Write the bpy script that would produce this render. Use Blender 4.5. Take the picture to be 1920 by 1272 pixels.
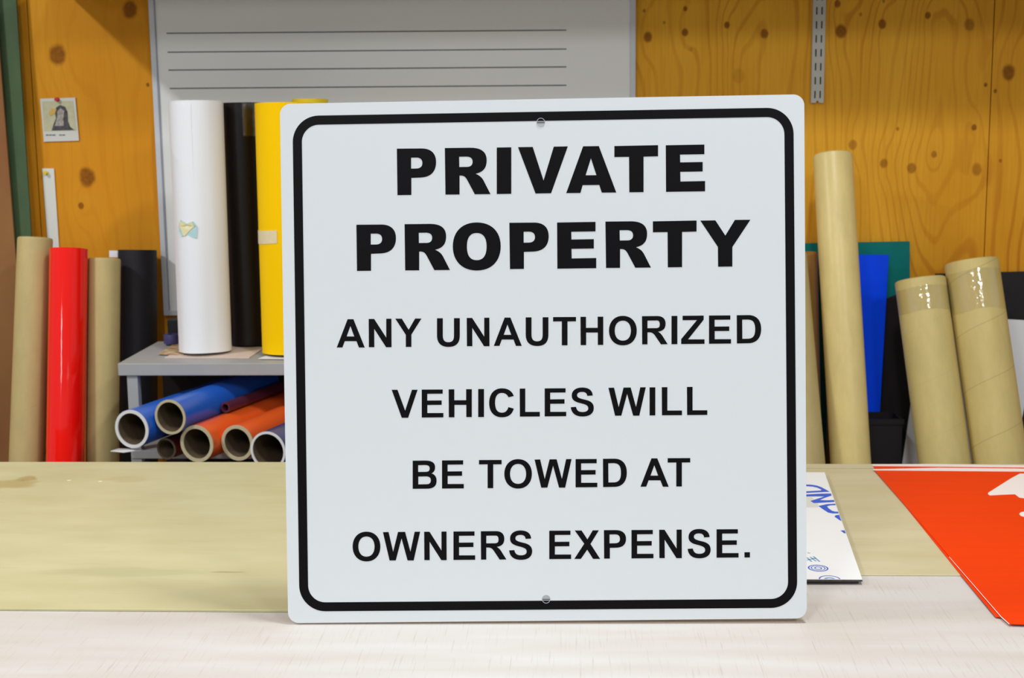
import bpy, bmesh, math, random
from mathutils import Vector, Matrix, Euler
from mathutils.geometry import tessellate_polygon
random.seed(7)
for o in list(bpy.data.objects): bpy.data.objects.remove(o)
scn = bpy.context.scene
COL = scn.collection
R = math.radians

# ---------------------------------------------------------------- camera
F = 2667.0; CX, CY = 960.0, 636.0
CAM = Vector((0, 0, 1.5))
YAW, PITCH, ROLL = R(-2.7), R(-9.1), R(0.62)
fwd = Vector((math.sin(YAW)*math.cos(PITCH), math.cos(YAW)*math.cos(PITCH), math.sin(PITCH)))
rt0 = Vector((math.cos(YAW), -math.sin(YAW), 0)); up0 = rt0.cross(fwd)
rgt = rt0*math.cos(ROLL) - up0*math.sin(ROLL)
upv = rt0*math.sin(ROLL) + up0*math.cos(ROLL)
cd = bpy.data.cameras.new('camera'); cam = bpy.data.objects.new('camera', cd); COL.objects.link(cam)
m3 = Matrix((rgt, upv, -fwd)).transposed()
cam.matrix_world = Matrix.Translation(CAM) @ m3.to_4x4()
cd.sensor_width = 36; cd.lens = F*36/1920
cd.dof.use_dof = True; cd.dof.focus_distance = 1.66; cd.dof.aperture_fstop = 15
cd.clip_start = 0.05
scn.camera = cam

# ---------------------------------------------------------------- view, world, lights
scn.view_settings.view_transform = 'Standard'
scn.view_settings.look = 'None'
scn.view_settings.exposure = 0.0
scn.view_settings.gamma = 1.0
scn.view_settings.use_curve_mapping = False
w = bpy.data.worlds.new('world'); scn.world = w; w.use_nodes = True
w.node_tree.nodes['Background'].inputs[0].default_value = (0.92, 0.96, 1.0, 1)
w.node_tree.nodes['Background'].inputs[1].default_value = 0.46
CEIL = 3.05
def area(name, loc, sx, sy, power, col=(.955, .985, 1)):
    l = bpy.data.lights.new(name, 'AREA'); l.shape = 'RECTANGLE'; l.size = sx; l.size_y = sy
    l.energy = power; l.color = col
    o = bpy.data.objects.new(name, l); o.location = loc; COL.objects.link(o)
    return o
LIGHTS = [(-2.42, 1.45, .14, .5, 54), (.35, 1.55, .14, .3, 26),
          (-.75, -.55, .16, 1.2, 42), (1.5, -.8, .16, 1.2, 50),
          (-3.6, -6.2, .16, 3.2, 170), (4.5, -6.2, .16, 3.2, 150)]
for i, (x, y, sx, sy, p) in enumerate(LIGHTS):
    area('ceiling_lamp_light', (x, y, CEIL-.085), sx, sy, p)

# ---------------------------------------------------------------- helpers
def ray(px, py): return fwd + rgt*((px-CX)/F) - upv*((py-CY)/F)
def at(px, py, Y):                       # photo point on the upright plane y = Y
    v = ray(px, py); return CAM + v*(Y/v.y)
def on_z(px, py, Z):                     # photo point on the level plane z = Z
    v = ray(px, py); return CAM + v*((Z-CAM.z)/v.z)

def tag(o, label, cat, group=None):
    o['label'] = label; o['category'] = cat
    if group: o['group'] = group
    return o
def mesh(name, verts, faces, mt, parent=None, smooth=False, bevel=0, seg=2):
    me = bpy.data.meshes.new(name); me.from_pydata([tuple(v) for v in verts], [], faces)
    bm = bmesh.new(); bm.from_mesh(me)
    bmesh.ops.recalc_face_normals(bm, faces=bm.faces)
    bm.to_mesh(me); bm.free()
    if smooth:
        for p in me.polygons: p.use_smooth = True
        me.set_sharp_from_angle(angle=R(40))
    o = bpy.data.objects.new(name, me); COL.objects.link(o)
    if mt: me.materials.append(mt)
    if parent: o.parent = parent
    if bevel:
        b = o.modifiers.new('bevel', 'BEVEL'); b.width = bevel; b.segments = seg; b.limit_method = 'ANGLE'
    return o
def box_vf(x0, x1, y0, y1, z0, z1):
    v = [(x, y, z) for z in (z0, z1) for y in (y0, y1) for x in (x0, x1)]
    f = [(0, 1, 3, 2), (4, 6, 7, 5), (0, 4, 5, 1), (1, 5, 7, 3), (3, 7, 6, 2), (2, 6, 4, 0)]
    return v, f
def box(name, x0, x1, y0, y1, z0, z1, mt, parent=None, bevel=0):
    v, f = box_vf(x0, x1, y0, y1, z0, z1)
    return mesh(name, v, f, mt, parent, bevel=bevel)
def join(parts):
    V = []; Fc = []
    for v, f in parts:
        n = len(V); V += list(v); Fc += [tuple(i+n for i in q) for q in f]
    return V, Fc
def empty(name, loc, rot=None):
    o = bpy.data.objects.new(name, None); o.location = loc; o.empty_display_size = .05
    if rot is not None:
        o.rotation_euler = rot.to_euler()
    COL.objects.link(o); return o
def prism(pts, off):                      # polygon (3D points) pushed along off
    n = len(pts); off = Vector(off)
    tris = tessellate_polygon([[Vector(p) for p in pts]])
    V = [Vector(p) for p in pts] + [Vector(p)+off for p in pts]
    Fc = [tuple(t) for t in tris] + [tuple(i+n for i in reversed(t)) for t in tris]
    Fc += [(i, (i+1) % n, (i+1) % n+n, i+n) for i in range(n)]
    return V, Fc
def flat(loops, to3d):                    # filled 2D outline with holes
    tris = tessellate_polygon([[Vector((x, y, 0)) for x, y in l] for l in loops])
    pts = [to3d(x, y) for l in loops for x, y in l]
    return pts, [tuple(t) for t in tris]
def lathe(profile, n=48, closed_profile=False):
    V = []; Fc = []; m = len(profile)
    for i in range(n):
        a = 2*math.pi*i/n
        for r, z in profile: V.append((r*math.cos(a), r*math.sin(a), z))
    for i in range(n):
        j = (i+1) % n
        for k in range(m if closed_profile else m-1):
            l = (k+1) % m
            Fc.append((i*m+k, j*m+k, j*m+l, i*m+l))
    return V, Fc
def axis_rot(d):
    d = Vector(d).normalized()
    x = Vector((0, 1, 0)).cross(d) if abs(d.z) > .7 else d.cross(Vector((0, 0, 1)))
    x.normalize(); y = d.cross(x)
    return Matrix((x, y, d)).transposed()

# ---------------------------------------------------------------- materials
def lin(c):
    return tuple((v/255/12.92 if v/255 <= .04045 else ((v/255+.055)/1.055)**2.4) for v in c) + (1,)
MATS = {}
def mat(name, rgb, rough=.6, spec=.5, var=0.0, scale=(8, 8, 8), bump=0.0, metal=0, coat=0, coat_rough=.05, rgb2=None, detail=4):
    m = bpy.data.materials.new(name); m.use_nodes = True; nt = m.node_tree; b = nt.nodes['Principled BSDF']
    b.inputs['Roughness'].default_value = rough; b.inputs['Specular IOR Level'].default_value = spec
    b.inputs['Metallic'].default_value = metal
    b.inputs['Coat Weight'].default_value = coat; b.inputs['Coat Roughness'].default_value = coat_rough
    c = lin(rgb)
    if var or rgb2 or bump:
        tc = nt.nodes.new('ShaderNodeTexCoord'); mp = nt.nodes.new('ShaderNodeMapping')
        mp.inputs['Scale'].default_value = scale
        nz = nt.nodes.new('ShaderNodeTexNoise'); nz.inputs['Scale'].default_value = 1; nz.inputs['Detail'].default_value = detail
        nt.links.new(tc.outputs['Object'], mp.inputs[0]); nt.links.new(mp.outputs[0], nz.inputs['Vector'])
        mr = nt.nodes.new('ShaderNodeMapRange'); mr.inputs[1].default_value = .3; mr.inputs[2].default_value = .7
        nt.links.new(nz.outputs[0], mr.inputs[0])
        mx = nt.nodes.new('ShaderNodeMix'); mx.data_type = 'RGBA'
        c2 = lin(rgb2) if rgb2 else tuple(v*(1-var) for v in c[:3])+(1,)
        mx.inputs[6].default_value = c; mx.inputs[7].default_value = c2
        nt.links.new(mr.outputs[0], mx.inputs[0]); nt.links.new(mx.outputs[2], b.inputs['Base Color'])
        if bump:
            bp = nt.nodes.new('ShaderNodeBump'); bp.inputs['Strength'].default_value = bump; bp.inputs['Distance'].default_value = .002
            nt.links.new(nz.outputs[0], bp.inputs['Height']); nt.links.new(bp.outputs[0], b.inputs['Normal'])
    else:
        b.inputs['Base Color'].default_value = c
    MATS[name] = m
    return m
class NT:                                  # tiny node builder
    def __init__(s, m): s.nt = m.node_tree; s.b = s.nt.nodes['Principled BSDF']
    def set(s, sock, v):
        if isinstance(v, bpy.types.NodeSocket): s.nt.links.new(v, sock)
        elif v is not None: sock.default_value = v
    def math(s, op, a, b=None, c=None, clamp=False):
        n = s.nt.nodes.new('ShaderNodeMath'); n.operation = op; n.use_clamp = clamp
        for i, v in enumerate((a, b, c)): s.set(n.inputs[i], v)
        return n.outputs[0]
    def vec(s, op, a, b=None):
        n = s.nt.nodes.new('ShaderNodeVectorMath'); n.operation = op
        s.set(n.inputs[0], a)
        if b is not None: s.set(n.inputs[1], b)
        return n.outputs['Value'] if op in ('LENGTH', 'DISTANCE') else n.outputs[0]
    def noise(s, v, scale=1, detail=3, rough=.5):
        n = s.nt.nodes.new('ShaderNodeTexNoise'); s.set(n.inputs['Vector'], v)
        n.inputs['Scale'].default_value = scale; n.inputs['Detail'].default_value = detail; n.inputs['Roughness'].default_value = rough
        return n.outputs[0]
    def mapr(s, v, a, b, c=0, d=1, smooth=False):
        n = s.nt.nodes.new('ShaderNodeMapRange'); s.set(n.inputs[0], v)
        if smooth: n.interpolation_type = 'SMOOTHSTEP'
        for i, k in enumerate((a, b, c, d)): n.inputs[i+1].default_value = k
        return n.outputs[0]
    def mix(s, f, a, b, mode='MIX'):
        n = s.nt.nodes.new('ShaderNodeMix'); n.data_type = 'RGBA'; n.blend_type = mode
        s.set(n.inputs[0], f); s.set(n.inputs[6], a); s.set(n.inputs[7], b)
        return n.outputs[2]
    def obj(s): return s.nt.nodes.new('ShaderNodeTexCoord').outputs['Object']
    def sep(s, v):
        n = s.nt.nodes.new('ShaderNodeSeparateXYZ'); s.set(n.inputs[0], v); return n.outputs
    def comb(s, x, y, z):
        n = s.nt.nodes.new('ShaderNodeCombineXYZ')
        for i, v in enumerate((x, y, z)): s.set(n.inputs[i], v)
        return n.outputs[0]

WALL_Y = 3.5
def wall_point(px, py): return at(px, py, WALL_Y)

def plywood_wall_mat():
    m = bpy.data.materials.new('knotty_plywood'); m.use_nodes = True; t = NT(m)
    b = t.b; b.inputs['Roughness'].default_value = .6; b.inputs['Specular IOR Level'].default_value = .12
    P = t.obj(); x, y, z = t.sep(P)
    knots = []
    for px, py, r in [(108, 103, 15), (243, 18, 12), (163, 332, 14), (152, 386, 5), (277, 159, 3)]:
        knots.append((px, py, r, 1.0))
    for zx, zy, r, k in [(90, 180, 19, 1), (270, 158, 14, 1), (272, 42, 9, 1), (72, 52, 7, .8), (170, 110, 6, .7), (475, 122, 12, 1),
                      (657, 163, 17, 1), (1028, 150, 24, 1), (1012, 18, 13, 1), (1230, 117, 17, 1), (1125, 70, 7, .7), (1237, 5, 7, .8),
                      (1452, 75, 13, 1), (1655, 120, 22, .7), (1845, 353, 28, 1), (1733, 412, 8, 1), (1780, 443, 8, 1), (1677, 620, 11, 1),
                      (1482, 750, 13, .75), (1238, 795, 17, .75), (1373, 818, 19, .75), (1690, 826, 22, .65), (1305, 627, 7, .7),
                      (1087, 705, 18, .65), (1805, 782, 7, .8), (300, 240, 8, .35), (530, 370, 26, .25)]:
        knots.append((1180+zx/2.594, zy/2.594, r/2.594, k))
    # thin veneer grain, bent around the knots
    warp = None; dark = None; halo = None
    wob = t.noise(t.vec('MULTIPLY', P, (40, 1, 40)), 1, 2)
    for px, py, r, k in knots:
        p = wall_point(px, py); rr = r/F*3.6*1.0
        d = t.vec('SUBTRACT', P, (p.x, p.y, p.z))
        d1 = t.vec('LENGTH', t.vec('MULTIPLY', d, (1/rr, 0, .82/rr)))
        d1 = t.math('ADD', d1, t.math('MULTIPLY', wob, .5))
        kk = t.mapr(d1, 1.6, .95, 0, k*.9, True)
        dark = kk if dark is None else t.math('MAXIMUM', dark, kk)
        if r > 4:
            s = max(rr*3.2, .02)
            d2 = t.vec('LENGTH', t.vec('MULTIPLY', d, (1/s, 0, .45/s)))
            g = t.math('DIVIDE', .5+min(r, 12)*.05, t.math('ADD', 1, t.math('MULTIPLY', t.math('MULTIPLY', d2, d2), t.math('MULTIPLY', d2, d2))))
            warp = g if warp is None else t.math('ADD', warp, g)
    # big cathedral figure of the right panel
    for px, py, sx, sz, A in [(1735, 330, .10, .42, 4.5), (1640, 200, .07, .3, 2.0), (1400, 120, .05, .2, 2.0), (1765, 60, .06, .25, 3.0)]:
        p = wall_point(px, py); d = t.vec('SUBTRACT', P, (p.x, p.y, p.z))
        d2 = t.vec('LENGTH', t.vec('MULTIPLY', d, (1/sx, 0, 1/sz)))
        g = t.math('MULTIPLY', A, t.math('EXPONENT', t.math('MULTIPLY', -1, t.math('MULTIPLY', d2, d2))))
        warp = t.math('ADD', warp, g)
    n1 = t.noise(t.vec('MULTIPLY', P, (2.2, 1, .8)), 1, 3)
    n2 = t.noise(t.vec('MULTIPLY', P, (14, 1, 3)), 1, 2)
    g = t.math('ADD', t.math('MULTIPLY', x, 26), t.math('ADD', t.math('MULTIPLY', n1, 9), t.math('MULTIPLY', n2, .9)))
    g = t.math('ADD', g, t.math('MULTIPLY', warp, 1.1))
    s = t.math('SINE', t.math('MULTIPLY', g, 6.283))
    line = t.mapr(s, .45, 1.0, 0, 1, True)
    fib = t.noise(t.vec('MULTIPLY', P, (260, 1, 9)), 1, 3)
    blot = t.noise(t.vec('MULTIPLY', P, (3.5, 1, 1.6)), 1, 3)
    col = t.mix(t.mapr(blot, .35, .68), lin((238, 178, 54)), lin((220, 150, 34)))
    amt = t.mapr(t.noise(t.vec('MULTIPLY', P, (3, 1, 2)), 1, 1), .35, .6, .25, .75)
    amt = t.math('MULTIPLY', amt, t.mapr(x, -.8, .3, .35, 1))
    col = t.mix(t.math('MULTIPLY', line, amt), col, lin((186, 108, 22)))
    col = t.mix(t.mapr(fib, .4, .75, 0, .22), col, lin((182, 104, 20)))
    # left sheet a touch redder
    col = t.mix(t.mapr(x, -.9, -.7, .5, 0), col, lin((222, 146, 32)))
    kc = t.mix(t.mapr(t.noise(t.vec('MULTIPLY', P, (160, 1, 160)), 1, 2), .35, .65), lin((112, 58, 14)), lin((142, 78, 20)))
    col = t.mix(t.math('MULTIPLY', dark, .92), col, kc)
    t.nt.links.new(col, b.inputs['Base Color'])
    bp = t.nt.nodes.new('ShaderNodeBump'); bp.inputs['Strength'].default_value = .15; bp.inputs['Distance'].default_value = .001
    t.nt.links.new(fib, bp.inputs['Height']); t.nt.links.new(bp.outputs[0], b.inputs['Normal'])
    return m

def bench_mat(name, base, tint, fine, spots=(), grain_dir=(160, 7, 1), streak=(4, 60, 1), scratch=.5, bands=()):
    m = bpy.data.materials.new(name); m.use_nodes = True; t = NT(m); b = t.b
    b.inputs['Roughness'].default_value = .5; b.inputs['Specular IOR Level'].default_value = .35
    P = t.obj()
    a = t.noise(t.vec('MULTIPLY', P, streak), 1, 4)
    c = t.noise(t.vec('MULTIPLY', P, (3, 4, 1)), 1, 3)
    col = t.mix(t.mapr(a, .35, .7), lin(base), lin(tint))
    col = t.mix(t.mapr(c, .45, .75, 0, .4), col, lin(tint))
    g = t.noise(t.vec('MULTIPLY', P, grain_dir), 1, 3, .6)
    col = t.mix(t.mapr(g, .58, .74, 0, scratch), col, lin(fine))
    for (pt, rx, ry, rgb, k) in spots:
        d = t.vec('SUBTRACT', P, tuple(pt))
        d = t.vec('LENGTH', t.vec('MULTIPLY', d, (1/rx, 1/ry, 0)))
        d = t.math('ADD', d, t.math('MULTIPLY', t.math('SUBTRACT', t.noise(t.vec('MULTIPLY', P, (.9/rx, .9/ry, 1)), 1, 3), .5), 1.6))
        col = t.mix(t.mapr(d, 1.1, .55, 0, k, True), col, lin(rgb))
    t.nt.links.new(col, b.inputs['Base Color'])
    bp = t.nt.nodes.new('ShaderNodeBump'); bp.inputs['Strength'].default_value = .1; bp.inputs['Distance'].default_value = .001
    t.nt.links.new(g, bp.inputs['Height']); t.nt.links.new(bp.outputs[0], b.inputs['Normal'])
    return m

def kraft_mat(name, rgb, seam=(120, 100, 60), pitch=.13, radius=.045, k=.6, rough=.6, coat=0):
    m = bpy.data.materials.new(name); m.use_nodes = True; t = NT(m); b = t.b
    b.inputs['Roughness'].default_value = rough; b.inputs['Specular IOR Level'].default_value = .4
    b.inputs['Coat Weight'].default_value = coat; b.inputs['Coat Roughness'].default_value = .25
    P = t.obj(); x, y, z = t.sep(P)
    ang = t.math('ARCTAN2', y, x)
    ph = t.math('FRACT', t.math('SUBTRACT', t.math('DIVIDE', z, pitch), t.math('DIVIDE', ang, 2*math.pi)))
    ln = t.mapr(t.math('ABSOLUTE', t.math('SUBTRACT', ph, .5)), .0, .012, k, 0)
    n = t.noise(t.vec('MULTIPLY', P, (30, 30, 10)), 1, 5, .65)
    c = lin(rgb); c2 = tuple(v*.86 for v in c[:3])+(1,)
    col = t.mix(t.mapr(n, .3, .7), c, c2)
    col = t.mix(ln, col, lin(seam))
    t.nt.links.new(col, b.inputs['Base Color'])
    return m

TZ = .909                                  # bench top height
M_WALL = plywood_wall_mat()
M_SIGN = mat('white_sign_face', (209, 214, 218), .4, .3)
M_INK = mat('black_vinyl', (6, 4, 7), .45, .12)
M_ALU = mat('sign_edge_aluminium', (150, 150, 150), .4, metal=.6)
M_BENCH = bench_mat('pale_plywood_bench', (205, 202, 199), (195, 187, 180), (168, 152, 134), [
    (on_z(55, 1255, TZ), .012, .016, (60, 52, 60), .85), (on_z(70, 1262, TZ), .009, .008, (170, 50, 60), .8),
    (on_z(105, 1256, TZ), .012, .004, (110, 90, 80), .6), (on_z(8, 1176, TZ), .016, .018, (190, 180, 160), .8),
    (on_z(1755, 1245, TZ), .022, .0035, (90, 72, 60), .75), (on_z(1790, 1254, TZ), .014, .0025, (90, 72, 60), .7),
    (on_z(1490, 1225, TZ), .010, .006, (150, 140, 130), .6), (on_z(1485, 1246, TZ), .014, .006, (160, 150, 130), .5),
    (on_z(590, 1242, TZ), .002, .002, (120, 70, 60), .8), (on_z(885, 1262, TZ), .006, .02, (215, 190, 170), .5),
    (on_z(1180, 1258, TZ), .004, .02, (200, 170, 150), .5)],
    grain_dir=(420, 12, 1), streak=(3, 22, 1), scratch=.45)
M_CREAM = bench_mat('cream_painted_board', (203, 197, 158), (190, 183, 140), (174, 163, 116), [
    (on_z(20, 912, TZ), .045, .035, (170, 150, 95), .7), (on_z(50, 902, TZ), .018, .02, (160, 132, 72), .6),
    (on_z(240, 903, TZ), .05, .02, (182, 168, 115), .4), (on_z(420, 1078, TZ), .03, .003, (140, 128, 90), .5),
    (on_z(240, 1078, TZ), .12, .02, (178, 174, 134), .5), (on_z(130, 905, TZ), .0035, .004, (245, 240, 210), .9),
    (on_z(188, 907, TZ), .0035, .004, (245, 240, 210), .9)],
    grain_dir=(9, 60, 1), streak=(5, 14, 1), scratch=.22)
M_CREAM2 = bench_mat('cream_painted_board_right', (203, 194, 160), (192, 182, 144), (186, 166, 124), [], grain_dir=(7, 80, 1), streak=(5, 22, 1), scratch=.25)
M_WBOARD = mat('whiteboard_enamel', (236, 237, 236), .4, .4)
M_LINE = mat('marker_line_grey', (96, 100, 104), .6)
M_FRAME = mat('board_frame_grey', (206, 211, 219), .45, .5)
M_BLUEPLY = mat('blue_grey_edge', (150, 156, 178), .5)
M_SHELF = mat('grey_shelf_paint', (168, 168, 168), .5, .3, var=.06, scale=(20, 20, 20))
M_DARK = mat('under_shelf_shade', (30, 24, 22), .8, .2)  # near-black colour standing in for the shade under the shelf top
M_STEEL = mat('slotted_rail_grey', (198, 198, 190), .5, .4, var=.05, scale=(40, 40, 40))
M_SLOT = mat('rail_slot_black', (28, 26, 24), .8)
M_RED = mat('gloss_red_vinyl', (255, 16, 4), .4, .12, coat=.7, coat_rough=.05)
M_BLACKR = mat('matt_black_vinyl', (36, 34, 42), .6, .3)
M_BLACKG = mat('satin_black_vinyl', (22, 16, 18), .35, .3)
M_KRAFT_L = kraft_mat('kraft_left', (198, 178, 122), k=.08)
M_KRAFT_R = kraft_mat('kraft_spiral', (222, 200, 130), (146, 118, 66), pitch=.125, k=.45)
M_KRAFT_R1 = kraft_mat('kraft_plain', (220, 200, 132), (160, 134, 84), pitch=.125, k=.12)
M_KRAFT_Y = kraft_mat('pale_tan_paper', (236, 213, 143), k=.0, rough=.35)
M_KRAFT_B = kraft_mat('shaded_kraft', (170, 128, 62), k=.0)  # kraft toned down to brown, the tube's shade put into its colour
M_WHITE = mat('white_paper', (236, 239, 245), .5, .4)
M_YELLOW = mat('yellow_vinyl', (255, 204, 0), .5, .08)
M_YELLOW2 = mat('olive_yellow_vinyl', (226, 196, 20), .45, .4)
M_TAPE = mat('masking_tape', (232, 216, 176), .6, .3, var=.08, scale=(90, 90, 90))
M_TAPEP = mat('pale_yellow_tape', (226, 220, 176), .6, .3, rgb2=(186, 216, 214), scale=(50, 50, 50))
M_BLUE = mat('blue_vinyl', (30, 98, 205), .35, .5, coat=.3, coat_rough=.2)
M_ORANGE = mat('orange_vinyl', (244, 98, 34), .35, .5, coat=.3, coat_rough=.2)
M_NAVY = mat('navy_vinyl', (60, 58, 112), .35, .5, coat=.4, coat_rough=.2)
M_PLUM = mat('plum_vinyl', (88, 40, 60), .4, .5)
M_RUST = mat('rust_vinyl', (120, 42, 22), .5, .4)
M_CORE = mat('cardboard_core', (196, 184, 150), .7, .3, var=.1, scale=(60, 60, 60))
M_CORE_IN = mat('cardboard_core_shaded', (104, 88, 68), .8, .2, var=.3, scale=(40, 40, 6))  # core colour darkened to paint the shade inside the rolls
M_CORE_D = mat('dark_cardboard_core', (120, 104, 84), .7, .3, var=.1, scale=(60, 60, 60))
M_COREW = mat('white_liner_edge', (222, 222, 222), .6, .3)
M_TEAL = mat('teal_plastic', (4, 118, 114), .55, .15)
M_SBLUE = mat('blue_plastic', (0, 74, 255), .5, .12)
M_BIN = mat('black_plastic', (26, 23, 26), .5, .3)
M_WPANEL = mat('white_plastic_panel', (238, 240, 244), .4, .4)
M_GREEN = mat('green_painted_board', (78, 102, 68), .6, .3, rgb2=(62, 82, 60), scale=(12, 12, 4))
M_BROWN = mat('brown_hardboard', (134, 84, 52), .6, .2, rgb2=(156, 112, 66), scale=(6, 6, 2.2))
M_ACM = mat('white_protective_film', (236, 238, 240), .4, .4)
M_ACME = mat('panel_dark_core', (34, 32, 32), .6)
M_ACME2 = mat('panel_grey_core', (74, 70, 68), .5, var=.5, scale=(300, 300, 300))
M_PRINT = mat('blue_print', (44, 92, 205), .5)
M_PRINTL = mat('pale_blue_print', (120, 165, 205), .5)
M_RSHEET = mat('red_orange_sheet', (234, 60, 6), .5, .2, var=.06, scale=(5, 60, 1))
M_RLINER = mat('white_sheet_liner', (236, 226, 220), .6)
M_CARD = mat('card_paper', (214, 214, 208), .6)
M_FLOOR = mat('concrete_floor', (128, 124, 118), .7, var=.2, scale=(3, 3, 3))
M_CEIL = mat('ceiling_white', (225, 224, 220), .8)
M_LAMP = mat('lamp_housing', (230, 230, 228), .5)
M_FOAM = mat('papers_mixed', (214, 196, 160), .7, rgb2=(150, 96, 50), scale=(50, 50, 50))
M_TGLASS = bpy.data.materials.new('clear_tape'); M_TGLASS.use_nodes = True
_nt = M_TGLASS.node_tree; _nt.nodes.remove(_nt.nodes['Principled BSDF'])
_n = _nt.nodes.new('ShaderNodeTexNoise'); _n.inputs['Scale'].default_value = 120; _n.inputs['Detail'].default_value = 2
_tc = _nt.nodes.new('ShaderNodeTexCoord'); _nt.links.new(_tc.outputs['Object'], _n.inputs['Vector'])
_bp = _nt.nodes.new('ShaderNodeBump'); _bp.inputs['Strength'].default_value = .5; _bp.inputs['Distance'].default_value = .0015
_nt.links.new(_n.outputs[0], _bp.inputs['Height'])
_g = _nt.nodes.new('ShaderNodeBsdfGlossy'); _g.inputs['Roughness'].default_value = .06
_t = _nt.nodes.new('ShaderNodeBsdfTransparent'); _t.inputs[0].default_value = (.995, .99, .98, 1)
_x = _nt.nodes.new('ShaderNodeMixShader'); _x.inputs[0].default_value = .07
_nt.links.new(_bp.outputs[0], _g.inputs['Normal'])
_nt.links.new(_t.outputs[0], _x.inputs[1]); _nt.links.new(_g.outputs[0], _x.inputs[2])
_nt.links.new(_x.outputs[0], _nt.nodes['Material Output'].inputs[0])

# ---------------------------------------------------------------- room shell
def structure(o): o['kind'] = 'structure'; return o
structure(box('floor', -5.5, 5.5, -9, WALL_Y+.1, -.05, 0, M_FLOOR))
structure(box('ceiling', -5.5, 5.5, -9, WALL_Y+.1, CEIL, CEIL+.05, M_CEIL))
# back wall: plywood sheets with thin open seams
sx_r = at(1865.4, 0, WALL_Y).x; sx_l = at(50, 0, WALL_Y).x
xs = [-5.5, sx_l, sx_l+1.22, sx_r, 5.5]
parts = []
for i in range(4):
    parts.append(box_vf(xs[i]+.0012, xs[i+1]-.0012, WALL_Y, WALL_Y+.018, 0, CEIL))
parts.append(box_vf(-5.5, 5.5, WALL_Y+.012, WALL_Y+.05, 0, CEIL))
structure(mesh('wall_back', *join(parts), M_WALL))

# ceiling lamps (outside the frame, they light the room)
for i, (x, y, sx, sy, p) in enumerate(LIGHTS):
    V, Fc = join([box_vf(x-.15, x+.15, y-sy/2-.05, y+sy/2+.05, CEIL-.03, CEIL),
                  box_vf(x-.1, x+.1, y-sy/2-.02, y+sy/2+.02, CEIL-.08, CEIL-.03)])
    o = mesh('ceiling_light', V, Fc, M_LAMP)
    tag(o, 'white strip ceiling light above the workshop bench, ' + ['back left', 'straight over the sign', 'front left', 'front right', 'far left', 'far right'][i], 'ceiling light')

# overhead shelf on the wall, above the frame, whose shade falls on the wall
o = box('wall_shelf', -1.26, 2.6, WALL_Y-.45, WALL_Y-.023, 1.815, 1.84, M_SHELF)
tag(o, 'long wall shelf high above the whiteboard and slotted rail', 'shelf')

# slotted wall rail
rt_ = empty('slotted_rail', (at(1532.5, 193, WALL_Y-.012).x, WALL_Y-.012, at(1532.5, 193, WALL_Y-.012).z))
tag(rt_, 'grey steel double-slotted shelf upright screwed to plywood wall', 'shelf upright')
W_ = .030; H_ = .345
outer = [(-W_/2, 0), (-W_/2+.011, 0), (-.002, .005), (.002, .005), (W_/2-.011, 0), (W_/2, 0), (W_/2, H_), (-W_/2, H_)]
V, Fc = prism([(x, 0, z) for x, z in outer], (0, .0115, 0))
mesh('rail_channel', V, Fc, M_STEEL, rt_)
parts = []
z0 = .011
for k in range(11):
    for sx in (-.0062, .0062):
        parts.append(box_vf(sx-.0014, sx+.0014, -.0006, .001, z0+k*.0327, z0+k*.0327+.0175))
mesh('slot', *join([p for p in parts if p[0][-1][2] < H_]), M_SLOT, rt_)['label'] = 'two columns of dark slots'

# ---------------------------------------------------------------- whiteboard
wx0 = at(278, 0, WALL_Y-.02).x; wx1 = at(1192, 60, WALL_Y-.02).x
wz0 = at(312, 592, WALL_Y-.02).z; wz1 = 1.80
wb = empty('whiteboard', ((wx0+wx1)/2, WALL_Y-.02, wz0)); tag(wb, 'large pale grey writing board ruled with four lines on the wall', 'whiteboard')
hw = (wx1-wx0)/2; hh = wz1-wz0
box('board_panel', -hw+.012, hw-.012, .002, .016, .012, hh-.012, M_WBOARD, wb)
fw = .013
for nm, a in (('frame', (-hw, -hw+fw, -.003, .018, 0, hh)), ('frame', (hw-fw, hw, -.003, .018, 0, hh)),
              ('frame', (-hw+fw, hw-fw, -.003, .018, 0, fw)), ('frame', (-hw+fw, hw-fw, -.003, .018, hh-fw, hh))):
    box(nm, *a, M_FRAME, wb, bevel=.0015)
box('frame_inlay', -hw+fw, -hw+fw+.0025, -.0015, .0025, fw, hh-fw, M_BLUEPLY, wb)['label'] = 'thin blue-grey line along the frame'
for (xa, ya, xb, yb) in [(312, 62.5, 1062, 56.5), (314, 98, 1062, 92), (316, 131.5, 1062, 125.5), (318, 166, 1062, 160)]:
    a = at(xa, ya, WALL_Y-.019); b = at(xb, yb, WALL_Y-.019)
    dx = Vector(wb.location)
    q = [a-dx+Vector((0, 0, -.0014)), b-dx+Vector((0, 0, -.0014)), b-dx+Vector((0, 0, .0014)), a-dx+Vector((0, 0, .0014))]
    for p in q: p.y = .0015
    V, Fc = prism(q, (0, .002, 0))
    mesh('ruled_line', V, Fc, M_LINE, wb)

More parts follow.
